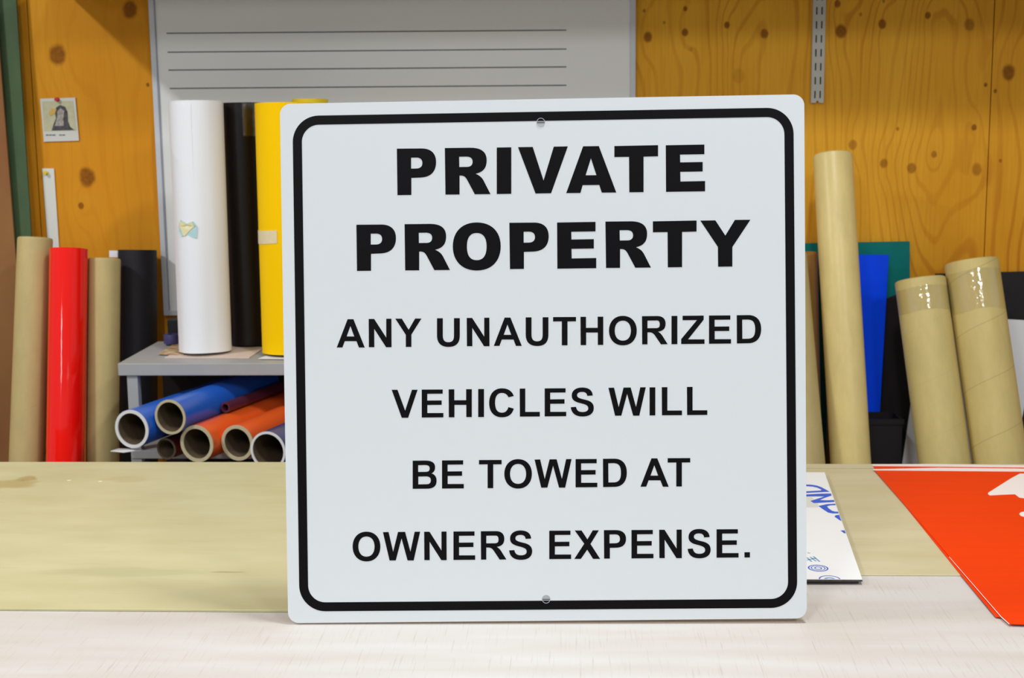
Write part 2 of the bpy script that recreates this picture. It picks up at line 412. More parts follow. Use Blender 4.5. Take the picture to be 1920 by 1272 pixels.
# ---------------------------------------------------------------- shelf unit
SF = 3.0; SD = .30; SL = -1.0; SR = .28; SZ = .968
su = empty('shelf_unit', ((SL+SR)/2, SF+SD/2, 0)); tag(su, 'low grey metal shelf unit holding vinyl rolls behind the bench', 'shelf unit')
cx_ = (SL+SR)/2; cy_ = SF+SD/2
def sbox(n, x0, x1, y0, y1, z0, z1, m=M_SHELF, bev=.001):
    return box(n, x0-cx_, x1-cx_, y0-cy_, y1-cy_, z0, z1, m, su, bevel=bev)
sbox('top_board', SL, SR, SF, SF+SD, SZ-.0275, SZ, bev=.002)
LZ = SZ-.0275-.168
sbox('lower_board', SL+.018, SR-.018, SF+.004, SF+SD-.004, LZ-.018, LZ)
sbox('lower_board', SL+.018, SR-.018, SF+.004, SF+SD-.004, .25, .275)
for x in (SL+.017, SR-.04):
    for y in (SF+.006, SF+SD-.03):
        sbox('leg', x, x+.0235, y, y+.022, 0, SZ-.0275)
sbox('shade_panel', SL+.0175, SR-.0175, SF+SD-.036, SF+SD-.0315, .28, SZ-.0285, M_DARK)['label'] = 'dark panel added for the shade under the shelf'  # added panel that paints in the dark behind the lying rolls

# ---------------------------------------------------------------- standing rolls and tubes
def standing(name, top, Yt, bot, Yb, wpx, z_floor=0.0, cap='solid', m=None, inner=None, label='', cat='tube', group=None, part='tube_wall'):
    """top / bot: photo points of the axis at the top end and lower down; wpx: width in the photo."""
    P1 = at(top[0], top[1], Yt); P0 = at(bot[0], bot[1], Yb)
    d = (P1-P0).normalized()
    base = P1 - d*((P1.z-z_floor)/d.z)
    r = wpx/F*(P1-CAM).dot(fwd)/2
    base = base + d*(r*math.sqrt(max(0, 1-d.z*d.z))/d.z*1.02)
    L = (P1-base).length
    e = empty(name, base, axis_rot(d))
    tag(e, label, cat, group)
    if cap == 'solid':
        prof = [(0, 0), (r*.96, 0), (r, .003), (r, L-.006), (r*.985, L-.002), (r*.93, L), (0, L-.002)]
        mesh(part, *lathe(prof, 64), m, e, smooth=True)
    else:
        th = .006
        prof = [(r-th, 0), (r, 0), (r, L), (r-th, L)]
        mesh(part, *lathe(prof, 64, True), m, e, smooth=True)
        if inner:
            prof = [(r-th-.006, .004), (r-th-.0002, .004), (r-th-.0002, L-.003), (r-th-.006, L-.003)]
            mesh('core', *lathe(prof, 48, True), inner, e, smooth=True)
    return e, r, L, d

KY = 3.40
standing('kraft_tube', (66, 446), 3.33, (50, 870), 3.24, 64, m=M_KRAFT_L, label='brown kraft tube beside the red roll, leftmost of the tubes', cat='tube')
e_red, r_, L_, _ = standing('vinyl_roll', (129, 467), 3.29, (122.5, 870), 3.195, 69.5, cap='hollow', inner=M_CORE, m=M_RED, part='vinyl_film', label='glossy bright red vinyl roll standing between two kraft tubes', cat='roll')
standing('kraft_tube', (195.5, 485), 3.335, (191.5, 870), 3.255, 60, m=M_KRAFT_L, label='brown kraft tube between the red roll and the black roll', cat='tube')
eb, rb, Lb, _ = standing('vinyl_roll', (257.5, 469), 3.43, (259, 680), 3.40, 71, cap='hollow', inner=M_BLACKR, m=M_BLACKR, part='vinyl_film', label='matt black vinyl roll standing left of the shelf unit', cat='roll')
o = box('paper_tag', -.066, -rb+.004, -.012, -.010, Lb-.018, Lb-.002, M_WHITE, eb); o['label'] = 'small white paper tag at the top'

e, r1, L1, _ = standing('paper_tube', (1561, 290), 3.35, (1595, 870), 3.165, 73, m=M_KRAFT_Y, label='tallest pale tan tube leaning just right of the sign', cat='tube')
standing('paper_tube', (1470, 478), 3.30, (1503, 870), 3.12, 84, m=M_KRAFT_L, label='pale kraft tube half hidden behind the right edge of the sign', cat='tube')
standing('kraft_tube', (1502, 474), 3.402, (1509, 770), 3.396, 60, m=M_KRAFT_B, label='kraft tube coloured darker for shade, peeking between the sign and the tallest tube', cat='tube')
eR1, rR1, LR1, _ = standing('kraft_tube', (1725, 524), 3.30, (1771, 870), 3.19, 93, m=M_KRAFT_R1, label='shorter taped kraft tube with a flat end, right of the blue sheet', cat='tube')
eR2, rR2, LR2, _ = standing('kraft_tube', (1821, 490), 3.30, (1876, 870), 3.18, 98, m=M_KRAFT_R, label='larger taped kraft tube with spiral seams at the right edge', cat='tube')
# clear tape bands on both right tubes (curved bands hugging the tube)
def band(name, parent, r, z0, z1, m, th=.0004, a0=0, a1=360, n=48, wob=0.0):
    V = []; Fc = []
    full = (a1-a0) >= 360
    for i in range(n+1):
        a = R(a0+(a1-a0)*i/n)
        dz = wob*math.sin(a*3)
        for rr, z in ((r, z0+dz), (r+th, z0+dz), (r+th, z1+dz*.5), (r, z1+dz*.5)):
            V.append((rr*math.cos(a), rr*math.sin(a), z))
    for i in range(n):
        for k in range(4):
            l = (k+1) % 4; Fc.append((i*4+k, (i+1)*4+k, (i+1)*4+l, i*4+l))
    if not full: Fc += [(0, 1, 2, 3), (n*4, n*4+3, n*4+2, n*4+1)]
    return mesh(name, V, Fc, m, parent, smooth=True)
band('clear_tape', eR1, rR1+.0002, LR1-.078, LR1-.022, M_TGLASS, wob=.002)['label'] = 'shiny clear tape band'
band('clear_tape', eR2, rR2+.0002, LR2-.118, LR2-.026, M_TGLASS, wob=.003)['label'] = 'shiny clear tape band'

# ---------------------------------------------------------------- leaning sheets on the right and left
def leaning(name, tl, tr, Yt, bl, br, Yb, th, m, label, cat, zbot=0.0, curve=0, group=None, bev=.0008):
    P = [at(*tl, Yt), at(*tr, Yt)]; Q = [at(*bl, Yb), at(*br, Yb)]
    out = []
    for p, q in zip(P, Q):
        d = (q-p); out.append(p + d*((zbot-p.z)/d.z))
    base = (out[0]+out[1])/2
    pts = [out[0]-base, out[1]-base]
    if curve:
        n = 12
        for i in range(n+1):
            u = 1-i/n; a = P[0].lerp(P[1], u)-base; a.z += curve*(1-(2*u-1)**2); pts.append(a)
    else: pts += [P[1]-base, P[0]-base]
    V, Fc = prism(pts, (0, th, 0))
    o = mesh(name, V, Fc, m, None, bevel=bev); o.location = base
    tag(o, label, cat, group); return o
leaning('plastic_sheet', (1440, 458), (1706, 453), 3.478, (1440, 870), (1706, 870), 3.462, .008, M_TEAL, 'teal green plastic sheet leaning flat against the plywood wall', 'sheet')
bin_z = at(1660, 773, 3.30).z
def bin_():
    a = at(1562, 787, 3.258); b = at(1693, 787, 3.258)
    e = empty('storage_bin', ((a.x+b.x)/2, 3.302, 0)); tag(e, 'black plastic bin behind the bench under the blue sheet', 'bin')
    w2 = (b.x-a.x)/2; h = a.z
    t_ = .006
    V, Fc = join([box_vf(-w2, w2, -.04, -.04+t_, 0, h), box_vf(-w2, w2, .034, .04, 0, h), box_vf(-w2, -w2+t_, -.034, .034, 0, h),
                  box_vf(w2-t_, w2, -.034, .034, 0, h), box_vf(-w2+t_, w2-t_, -.034, .034, 0, .006)])
    mesh('bin_body', V, Fc, M_BIN, e)
    V, Fc = join([box_vf(-w2-.003, w2+.003, -.044, -.0402, h-.012, h)])
    mesh('bin_rim', V, Fc, M_BIN, e)
bin_()
leaning('plastic_sheet', (1554, 478), (1667, 478), 3.435, (1554, 773), (1650, 773), 3.412, .005, M_SBLUE, 'bright blue plastic sheet standing in front of the teal sheet', 'sheet', zbot=0)
leaning('plastic_sheet', (1661, 560), (1740, 530), 3.452, (1652, 770), (1740, 770), 3.44, .004, M_BIN, 'black sheet added for the shade between the blue sheet and the shorter taped tube', 'sheet')  # added sheet, stands in for the shade on the teal sheet
leaning('plastic_sheet', (1755, 514), (1990, 508), 3.478, (1755, 870), (1990, 870), 3.460, .01, M_BIN, 'black panel behind both taped tubes at right edge', 'sheet')
leaning('plastic_board', (1731, 598), (1948, 603), 3.432, (1692, 870), (1902, 870), 3.421, .005, M_WPANEL, 'white board slanting behind the larger taped tube', 'board', curve=.004)
leaning('painted_board', (-60, -40), (27.5, -40), 3.465, (-30, 870), (71, 640), 3.44, .007, M_GREEN, 'tall dark green board leaning upright at the left edge', 'board')
leaning('hardboard_sheet', (-140, -40), (-12, -40), 3.445, (-140, 870), (60, 870), 3.415, .006, M_BROWN, 'tall brown hardboard sheet in front of the green board', 'board')

# ---------------------------------------------------------------- pinned papers on the plywood
def pinned(name, q, Y, m, label, cat):
    P = [at(*p, Y) for p in q]; c = sum(P, Vector())/4
    e = empty(name, c); tag(e, label, cat)
    V, Fc = prism([p-c for p in P], (0, .002, 0))
    mesh('paper', V, Fc, m, e)
    return e, c
e, c = pinned('picture_card', [(82, 266), (148, 264), (141, 183), (75, 185)], WALL_Y-.004, M_CARD, 'small white card with a grey bird picture pinned to the plywood', 'card')
def blob(parent, c, pts, m, name, lift=.0006, Y=WALL_Y-.004):
    P = [at(x, y, Y)-c for x, y in pts]
    for p in P: p.y -= lift
    V, Fc = prism(P, (0, lift*.8, 0)); return mesh(name, V, Fc, m, parent)
M_C1 = mat('card_cream', (206, 202, 168), .6, var=.15, scale=(90, 90, 90)); M_C2 = mat('card_grey', (88, 86, 92), .6, rgb2=(50, 48, 50), scale=(140, 140, 140))
M_C3 = mat('card_pale_grey', (188, 184, 176), .6, rgb2=(140, 126, 118), scale=(160, 160, 160)); M_C4 = mat('card_gold', (214, 176, 84), .6)
M_PINR = mat('red_pin', (196, 40, 36), .4); M_PINY = mat('yellow_pin', (226, 208, 60), .4)
blob(e, c, [(83, 246), (144, 245), (137, 189), (79, 190)], M_C1, 'picture')
blob(e, c, [(97, 245), (140, 244), (132, 238), (128, 228), (127, 210), (122, 200), (113, 197), (106, 201), (103, 209), (105, 222), (101, 232)], M_C2, 'picture_figure', .001)
blob(e, c, [(103, 236), (120, 236), (119, 222), (121, 208), (114, 203), (108, 208), (107, 222)], M_C3, 'picture_highlight', .0014)
blob(e, c, [(91, 213), (95, 218), (104, 212), (106, 205), (98, 203)], M_C4, 'picture_beak', .0016)
for (xa, xb) in ((86, 91), (92, 97), (98, 104), (111, 116), (117, 122)):
    blob(e, c, [(xa, 254.6), (xb, 254.3), (xb, 252.2), (xa, 252.5)], M_LINE, 'caption_mark', .0006)
def pin(parent, c, px, py, m, Y=WALL_Y-.004):
    p = at(px, py, Y)-c
    prof = [(0, 0), (.0055, 0), (.0055, .0015), (.0025, .003), (.0025, .006), (.0045, .008), (.0045, .010), (0, .0105)]
    V, Fc = lathe(prof, 20); V = [(p.x+v[0], p.y-.0016-v[2], p.z+v[1]) for v in V]
    mesh('push_pin', V, Fc, m, parent, smooth=True)
pin(e, c, 108, 186.5, M_PINR)
M_STRIP = mat('white_strip_plastic', (226, 228, 222), .5)
e, c = pinned('white_strip', [(90.5, 470), (111, 470), (101, 316), (79, 316)], WALL_Y-.004, M_STRIP, 'narrow white strip pinned to the plywood above the red roll', 'strip')
pin(e, c, 87, 324, M_PINY)

# ---------------------------------------------------------------- rolls standing on the shelf
def shelf_roll(name, topx, topy, botx, Y, wt, label, m, faceted=False, part='vinyl_film'):
    P1 = at(topx, topy, Y+.02); v = ray(botx, 668)
    P0 = at(botx, 660, Y); P0 = P0 + (P0-P1)*((P0.z-SZ-.0032)/(P1.z-P0.z))
    d = (P1-P0).normalized(); r = wt/F*Y*1.01/2; L = (P1-P0).length
    e = empty(name, P0, axis_rot(d)); tag(e, label, 'roll')
    return e, r, L
# papers lying on the shelf top (under the rolls)
def sheet_on(name, pts, z, m, label, cat, th=.001):
    P = [Vector((x, y, z)) for x, y in pts]; c = sum(P, Vector())/len(P)
    V, Fc = prism([p-c for p in P], (0, 0, th)); o = mesh(name, V, Fc, m); o.location = c
    tag(o, label, cat); return o
sx0 = on_z(275, 672, SZ)
sheet_on('card_sheet', [(-.915, 3.065), (-.725, 3.06), (-.72, 3.20), (-.90, 3.24)], SZ+.0002, mat('pink_tinted_card', (214, 196, 184), .7), 'thin pinkish card under the white roll on the shelf', 'card', .0018)
sheet_on('paper_scrap', [(-.94, 3.10), (-.88, 3.09), (-.875, 3.23), (-.945, 3.24)], SZ+.0024, M_FOAM, 'mottled brown paper scrap on shelf left of the white roll', 'paper', .001)
sheet_on('paper_sheet', [(-.70, 3.04), (-.50, 3.03), (-.49, 3.22), (-.66, 3.22)], SZ+.0002 + .0018, M_WHITE, 'white paper sheet under the yellow roll on the shelf', 'paper', .001)
sheet_on('brown_card', [(-.665, 3.12), (-.52, 3.12), (-.52, 3.24), (-.64, 3.24)], SZ+.0031, mat('brown_scrap', (170, 120, 76), .7, var=.4, scale=(60, 60, 60)), 'brown card scrap on the shelf behind the yellow roll', 'card', .001)

# white paper roll, a loosely wrapped faceted wrap
Yw = 3.13
P0 = at(385, 655, Yw); r_w = .0585
e = empty('paper_roll', (P0.x, Yw, SZ+.0062)); Ptop = at(367.5, 191, Yw+.03)
d = (Ptop-Vector(e.location)); L = d.length; e.rotation_euler = axis_rot(d.normalized()).to_euler()
tag(e, 'thick white paper roll standing on the grey shelf', 'roll')
n = 72; V = []; Fc = []
rings = 12
for k in range(rings+1):
    z = L*k/rings
    f = 1-k/rings
    for i in range(n):
        a = 2*math.pi*i/n
        rr = r_w*(1+.012*(1-f))
        # soft fold in the wrap at the lower front
        fa = math.atan2(math.sin(a-R(-103)), math.cos(a-R(-103)))
        rr *= 1 + f*(.07*max(0, 1-abs(fa)/.75) - .03*(math.exp(-((fa+.75)/.3)**2)+math.exp(-((fa-.75)/.3)**2)))
        V.append((rr*math.cos(a), rr*math.sin(a), z))
for k in range(rings):
    for i in range(n):
        j = (i+1) % n; Fc.append((k*n+i, k*n+j, (k+1)*n+j, (k+1)*n+i))
Fc.append(tuple(range(n-1, -1, -1)))
m0 = len(V)
for i in range(n):
    a = 2*math.pi*i/n; V.append((r_w*.8*math.cos(a), r_w*.8*math.sin(a), L))
for i in range(n):
    a = 2*math.pi*i/n; V.append((r_w*.8*math.cos(a), r_w*.8*math.sin(a), L-.12))
for i in range(n):
    j = (i+1) % n; Fc.append((rings*n+i, rings*n+j, m0+j, m0+i)); Fc.append((m0+i, m0+j, m0+n+j, m0+n+i))
Fc.append(tuple(m0+n+i for i in range(n)))
mesh('wrapped_paper', V, Fc, M_WHITE, e, smooth=True)
# loose outer flap with a slanting edge at the upper left
V = []; Fc = []
nf = 16
for i in range(nf+1):
    u = i/nf; a = R(-168+82*u)
    zlow = L*(.845-.16*u**1.2) if u > .25 else L*(.83-.02*u)
    for rr in (r_w*1.016, r_w*1.016+.0008):
        V.append((rr*math.cos(a), rr*math.sin(a), zlow)); V.append((rr*math.cos(a), rr*math.sin(a), L*.985))
for i in range(nf):
    b_ = i*4; c_ = b_+4
    Fc += [(b_, c_, c_+1, b_+1), (b_+2, b_+3, c_+3, c_+2), (b_, b_+2, c_+2, c_), (b_+1, c_+1, c_+3, b_+3)]
Fc += [(0, 1, 3, 2), (nf*4, nf*4+2, nf*4+3, nf*4+1)]
mesh('paper_flap', V, Fc, M_WHITE, e, smooth=True)
def patch(name, parent, r, pts, m, th=.0006):       # outline given as (degrees, height) wrapped round a roll
    tris = tessellate_polygon([[Vector((a, z, 0)) for a, z in pts]]); n = len(pts)
    V = [(rr*math.cos(R(a)), rr*math.sin(R(a)), z) for rr in (r, r+th) for a, z in pts]
    Fc = [tuple(t) for t in tris] + [tuple(i+n for i in reversed(t)) for t in tris]
    Fc += [(i, (i+1) % n, (i+1) % n+n, i+n) for i in range(n)]
    return mesh(name, V, Fc, m, parent)
zt = L*.468; ht = L*.062
patch('tape_piece', e, r_w*1.05, [(-124, zt+ht*.25), (-118, zt-ht*.02), (-104, zt+ht*.1), (-94, zt-ht*.05), (-84, zt-ht*.15), (-82, zt+ht*.6), (-90, zt+ht*.95), (-104, zt+ht*.8), (-119, zt+ht*1.05), (-123, zt+ht*.8)],
      mat('pale_blue_tape', (176, 212, 216), .6, .3))['label'] = 'pale blue lower tape layer'
patch('tape_piece', e, r_w*1.065, [(-120, zt+ht*.95), (-121, zt+ht*.6), (-113, zt+ht*.05), (-109, zt), (-98, zt+ht*.35), (-88, zt+ht*.62), (-92, zt+ht*.9), (-104, zt+ht*.78)],
      mat('pale_yellow_tape_top', (226, 218, 168), .6, .3))['label'] = 'pale yellow upper tape layer'

# black roll standing beside it, behind
def roll_between(name, top, Yt, bot, Yb, wpx, m, label, inner, z_floor, part='vinyl_film'):
    return standing(name, top, Yt, bot, Yb, wpx, z_floor=z_floor, cap='hollow', inner=inner, m=m, label=label, cat='roll', part=part)
eb2, rb2, Lb2, _ = roll_between('vinyl_roll', (452, 193), 3.25, (470, 640), 3.24, 78, M_BLACKG, 'black vinyl roll between the white roll and the yellow roll', M_BLACKR, SZ+.0045)
o = band('clear_wrap', eb2, rb2+.0008, Lb2-.075, Lb2-.002, M_TGLASS, a0=-75, a1=-30, n=10, th=.0006); o['label'] = 'shiny clear wrap at the top'
# yellow roll: wide, mostly behind the sign
ey, ry_, Ly, _ = roll_between('vinyl_roll', (533, 194), 3.13, (546, 640), 3.11, 110, M_YELLOW, 'bright yellow vinyl roll on the shelf beside the sign', M_CORE, SZ+.0045)
band('masking_tape', ey, ry_+.0006, Ly*.445, Ly*.497, M_TAPE, a0=-186, a1=-100, n=14, th=.0007, wob=.0015)['label'] = 'strip of cream masking tape'
roll_between('vinyl_roll', (581, 186.5), 3.26, (592, 640), 3.24, 68, M_YELLOW2, 'olive yellow roll whose top edge shows above the sign', M_CORE, SZ+.0045)

# ---------------------------------------------------------------- rolls lying under the shelf top
def lying(cpx, ro, Y0, yaw, L, m, label, th=.006, core=M_CORE_IN, mouth=M_COREW, drop=0.0, off=0.0):
    P = at(*cpx, Y0); r = ro/F*(P-CAM).dot(fwd)
    d = Vector((math.sin(R(yaw)), math.cos(R(yaw)), drop)).normalized()
    P = P + d*off
    e = empty('vinyl_roll', P, axis_rot(d)); tag(e, label, 'roll')
    film = .0012
    mesh('vinyl_film', *lathe([(r-film, .002), (r, .002), (r, L), (r-film, L)], 64, True), m, e, smooth=True)
    mesh('core', *lathe([(r-th, .0022), (r-film-.0001, .0022), (r-film-.0001, L-.002), (r-th, L-.002)], 64, True), core, e, smooth=True)
    mesh('liner_edge', *lathe([(r-th+.0002, -.0006), (r-.0001, -.0006), (r-.0001, .0019), (r-th+.0002, .0019)], 64, True), mouth, e, smooth=True)
    return e, r, d
YW = 17
lying((247, 805), 36.5, 2.86, YW, .40, M_BLUE, 'blue vinyl roll at the left end, over the shelf leg', th=.0070)
lying((319, 782.5), 33.2, 2.86, YW, .40, M_BLUE, 'blue vinyl roll on top of the pile under the shelf', th=.0055, mouth=M_CORE)
lying((312, 842), 20.6, 2.92, YW, .33, M_RUST, 'dark rust roll at the bottom of the pile under both blue rolls', core=M_CORE_D, mouth=M_CORE_D, th=.0045)
lying((369, 832.5), 35.4, 2.86, YW, .40, M_ORANGE, 'orange vinyl roll below the upper blue roll, left of the other orange', th=.0075, mouth=M_CORE)
lying((445, 831), 34, 2.865, YW, .40, M_ORANGE, 'orange vinyl roll between the first orange roll and the navy roll', th=.0075, mouth=M_CORE)
lying((502.5, 846), 37, 2.77, YW, .48, M_NAVY, 'navy vinyl roll touching the left edge of the sign', th=.0050)
lying((366, 786), 10.5, 2.86, YW, .27, M_PLUM, 'thin plum roll lying between the upper blue roll and the orange roll', th=.004, core=M_PLUM, mouth=M_PLUM, off=.12)
# loose white liner flap under the left blue roll
P = [at(207, 847, 2.85), at(232, 849.5, 2.85), at(268, 844, 2.87), at(250, 844, 2.95), at(222, 842, 2.92)]
c = sum(P, Vector())/5
V, Fc = prism([p-c for p in P], (0, 0, .0012)); o = mesh('liner_flap', V, Fc, M_COREW); o.location = c
tag(o, 'loose white backing paper flap under the leftmost blue roll', 'paper')
# dark case and a small navy tape roll at the foot of the writing board
p0 = at(313, 600, 3.27); p1 = at(398, 600, 3.27)
o = box('storage_case', p0.x-(p0.x+p1.x)/2, p1.x-(p0.x+p1.x)/2, -.014, .014, 0, p0.z-SZ-.0003, M_BIN, bevel=.002)
o.location = ((p0.x+p1.x)/2, 3.284, SZ+.0003); tag(o, 'small black case on the shelf behind the white roll', 'case')
P = at(322, 636, 3.245); V, Fc = lathe([(.006, .0), (.018, 0), (.0185, .002), (.0185, .020), (.018, .022), (.006, .022)], 32, True)
o = mesh('tape_roll', V, Fc, M_NAVY, smooth=True); o.location = (P.x, 3.245, SZ+.0042); tag(o, 'small navy tape roll on the shelf left of the white roll', 'tape')

# ---------------------------------------------------------------- workbench
BX0, BX1 = -2.0, 2.0; BY0, BY1 = 1.0, 2.335
wbn = empty('workbench', (0, (BY0+BY1)/2, 0)); tag(wbn, 'wide workbench with pale scratched plywood top', 'workbench')
cyb = (BY0+BY1)/2
def bbox(n, x0, x1, y0, y1, z0, z1, m, bev=.001): return box(n, x0, x1, y0-cyb, y1-cyb, z0, z1, m, wbn, bevel=bev)
V, Fc = box_vf(BX0, BX1, BY0, BY1, TZ-.018, TZ)
o = mesh('plywood_top', [(v[0], v[1]-cyb, v[2]) for v in V], Fc, M_BENCH, wbn)
M_BEAM = mat('bench_timber', (196, 164, 112), .6, var=.2, scale=(10, 40, 10))
for x in (BX0+.05, -.05, BX1-.14):
    for y in (BY0+.05, BY1-.14): bbox('leg', x, x+.09, y, y+.09, 0, TZ-.12, M_BEAM)
for y in (BY0+.03, BY1-.07): bbox('apron', BX0+.03, BX1-.03, y, y+.04, TZ-.118, TZ-.0185, M_BEAM)
def board(name, x0, x1, y0, y1, th, m, label):
    V, Fc = box_vf(x0, x1, y0, y1, TZ+.0002, TZ+th)
    o = mesh(name, V, Fc, m, bevel=.0008); return tag(o, label, 'board')
board('cover_board', BX0+.01, -.10, 1.618, 2.345, .0035, M_CREAM, 'cream painted board covering the bench left of the sign')
board('cover_board', -.095, BX1-.01, 1.764, 2.312, .0015, M_CREAM2, 'cream painted board covering the bench right of the sign')
board('edge_strip', -.095, BX1-.01, 2.316, 2.342, .0016, M_CREAM2, 'narrow cream strip along the back edge of bench, right side')

# ---------------------------------------------------------------- stacked composite panels with blue print
Z1 = TZ+.0016
far = on_z(1546, 886, Z1+.006); near = on_z(1617, 1087, Z1+.006)
d = (far-near).normalized(); leftv = Vector((-1, 0, 0))
quad = [near, far, far+leftv*.36, near+leftv*.42]
for k, (dz, off, lab) in enumerate(((0.0, .004, 'lower of the two stacked white panels behind the sign'), (.0031, 0.0, 'upper white panel with blue printing behind the right edge of sign'))):
    pts = [Vector((p.x+(-.004 if k == 0 else 0), p.y+(.003 if k == 0 else 0), Z1+dz)) for p in quad]
    c = sum(pts, Vector())/4; c.z = Z1+dz
    e = empty('composite_panel', c); tag(e, lab, 'panel')
    V, Fc = prism([p-c for p in pts], (0, 0, .0024)); mesh('core_layer', V, Fc, M_ACME if k == 0 else M_ACME2, e)
    V, Fc = prism([p-c+Vector((0, 0, .0024)) for p in pts], (0, 0, .0005)); mesh('white_film', V, Fc, M_ACM, e)
    EC = e; CC = c

# ---------------------------------------------------------------- glyphs (bold sans; traced y-down, cap line and base line given)
GLY = {
 'A': ('M85 605 L235 213 L315 213 L472 605 L392 605 L358 517 L196 517 L163 605 Z M222 452 L327 452 L274 308 Z', 213, 605, 275),
 'N': ('M527 213 L602 213 L770 472 L770 210 L841 209 L843 605 L768 605 L603 350 L605 605 L530 605 Z', 212, 605, 685),
 'Y': ('M895 208 L985 208 L1080 362 L1170 206 L1257 206 L1118 428 L1118 600 L1041 600 L1041 432 Z', 207, 600, 1076),
 'U': ('M1473 202 L1553 202 L1553 440 C1553 505 1575 537 1630 537 C1688 537 1708 505 1708 440 L1708 200 L1788 200 L1788 445 C1788 555 1730 603 1632 603 C1535 603 1473 555 1473 445 Z', 201, 597, 1630),
 'T': ('M1133 162 L1408 160 L1408 212 L1306 213 L1306 498 L1238 498 L1238 213 L1133 214 Z', 161, 498, 1270),
 'H': ('M1462 157 L1528 157 L1528 290 L1668 289 L1668 155 L1735 155 L1735 494 L1670 494 L1670 346 L1530 346 L1530 497 L1464 497 Z', 156, 496, 1600),
 'O': ('M178 142 C285 142 345 220 345 320 C345 420 285 498 178 498 C72 498 12 420 12 320 C12 220 72 142 178 142 Z M178 200 C240 200 275 250 275 320 C275 392 240 441 178 441 C116 441 81 392 81 320 C81 250 116 200 178 200 Z', 149, 490, 178),
 'R': ('M410 150 L590 148 C655 148 690 180 690 240 C690 295 665 325 600 336 C630 352 645 372 660 398 L715 485 L635 487 L575 398 C548 355 530 345 500 344 L475 344 L475 488 L412 488 Z M475 203 L585 201 C610 201 621 217 621 246 C621 280 610 292 575 293 L475 294 Z', 149, 488, 560),
 'I': ('M0 0 L67 0 L67 340 L0 340 Z', 0, 340, 33),
 'Z': ('M897 143 L1148 140 L1148 190 L962 428 L1158 428 L1158 482 L880 485 L880 425 L1068 195 L897 196 Z', 142, 484, 1020),
 'E': ('M1213 139 L1468 137 L1468 188 L1280 190 L1280 272 L1455 270 L1455 324 L1281 326 L1281 424 L1476 423 L1476 476 L1213 479 Z', 138, 478, 1340),
 'D': ('M1545 137 L1685 135 C1785 135 1838 200 1838 303 C1838 405 1785 473 1685 474 L1547 477 Z M1610 190 L1675 189 C1740 189 1766 225 1766 303 C1766 385 1740 419 1675 420 L1612 421 Z', 136, 476, 1690),
 'V': ('M87 128 L152 128 L238 362 L315 127 L378 127 L272 442 L200 442 Z', 128, 442, 235),
 'C': ('M1458 200 C1440 145 1395 113 1325 113 C1235 113 1183 180 1183 278 C1183 378 1235 440 1325 440 C1395 440 1440 408 1458 342 L1398 325 C1385 368 1362 388 1325 388 C1275 388 1249 350 1249 275 C1249 205 1275 165 1325 165 C1362 165 1388 185 1398 214 Z', 119, 435, 1325),
 'L': ('M1528 119 L1590 118 L1590 380 L1753 379 L1753 431 L1530 433 Z', 118, 432, 1640),
 'S': ('M548 188 C545 130 505 97 430 97 C355 97 312 135 312 188 C312 235 340 258 400 273 C470 290 498 300 498 335 C498 360 475 377 433 377 C385 377 368 355 360 318 L302 322 C308 392 355 428 433 428 C515 428 560 390 560 330 C560 280 530 252 470 238 C400 222 372 212 372 185 C372 160 395 147 430 147 C465 147 482 162 487 192 Z', 103, 423, 432),
 'W': ('M725 104 L788 102 L840 322 L895 101 L975 100 L1035 320 L1083 98 L1145 97 L1072 418 L1003 418 L935 172 L870 418 L800 419 Z', 101, 418, 935),
 'B': ('M95 167 L255 165 C345 165 383 195 383 252 C383 290 365 318 335 330 C378 342 402 375 402 425 C402 490 365 525 285 527 L95 529 Z M165 225 L250 222 C298 222 313 240 313 265 C313 295 298 311 255 311 L165 312 Z M167 371 L265 369 C312 369 328 390 328 418 C328 450 312 470 270 470 L167 472 Z', 166, 528, 245),
 'X': ('M317 115 L377 115 L428 192 L475 113 L528 113 L455 232 L540 362 L478 362 L426 282 L370 363 L313 363 L400 230 Z', 114, 362, 426),
 'P': ('M573 115 L675 114 C735 114 766 142 766 190 C766 240 735 266 675 267 L625 268 L625 361 L575 361 Z M622 152 L670 151 C702 151 713 168 713 190 C713 215 700 227 670 228 L622 229 Z', 115, 361, 665),
 '.': ('M0 -46 L48 -46 L48 0 L0 0 Z', -249, 0, 24),
}
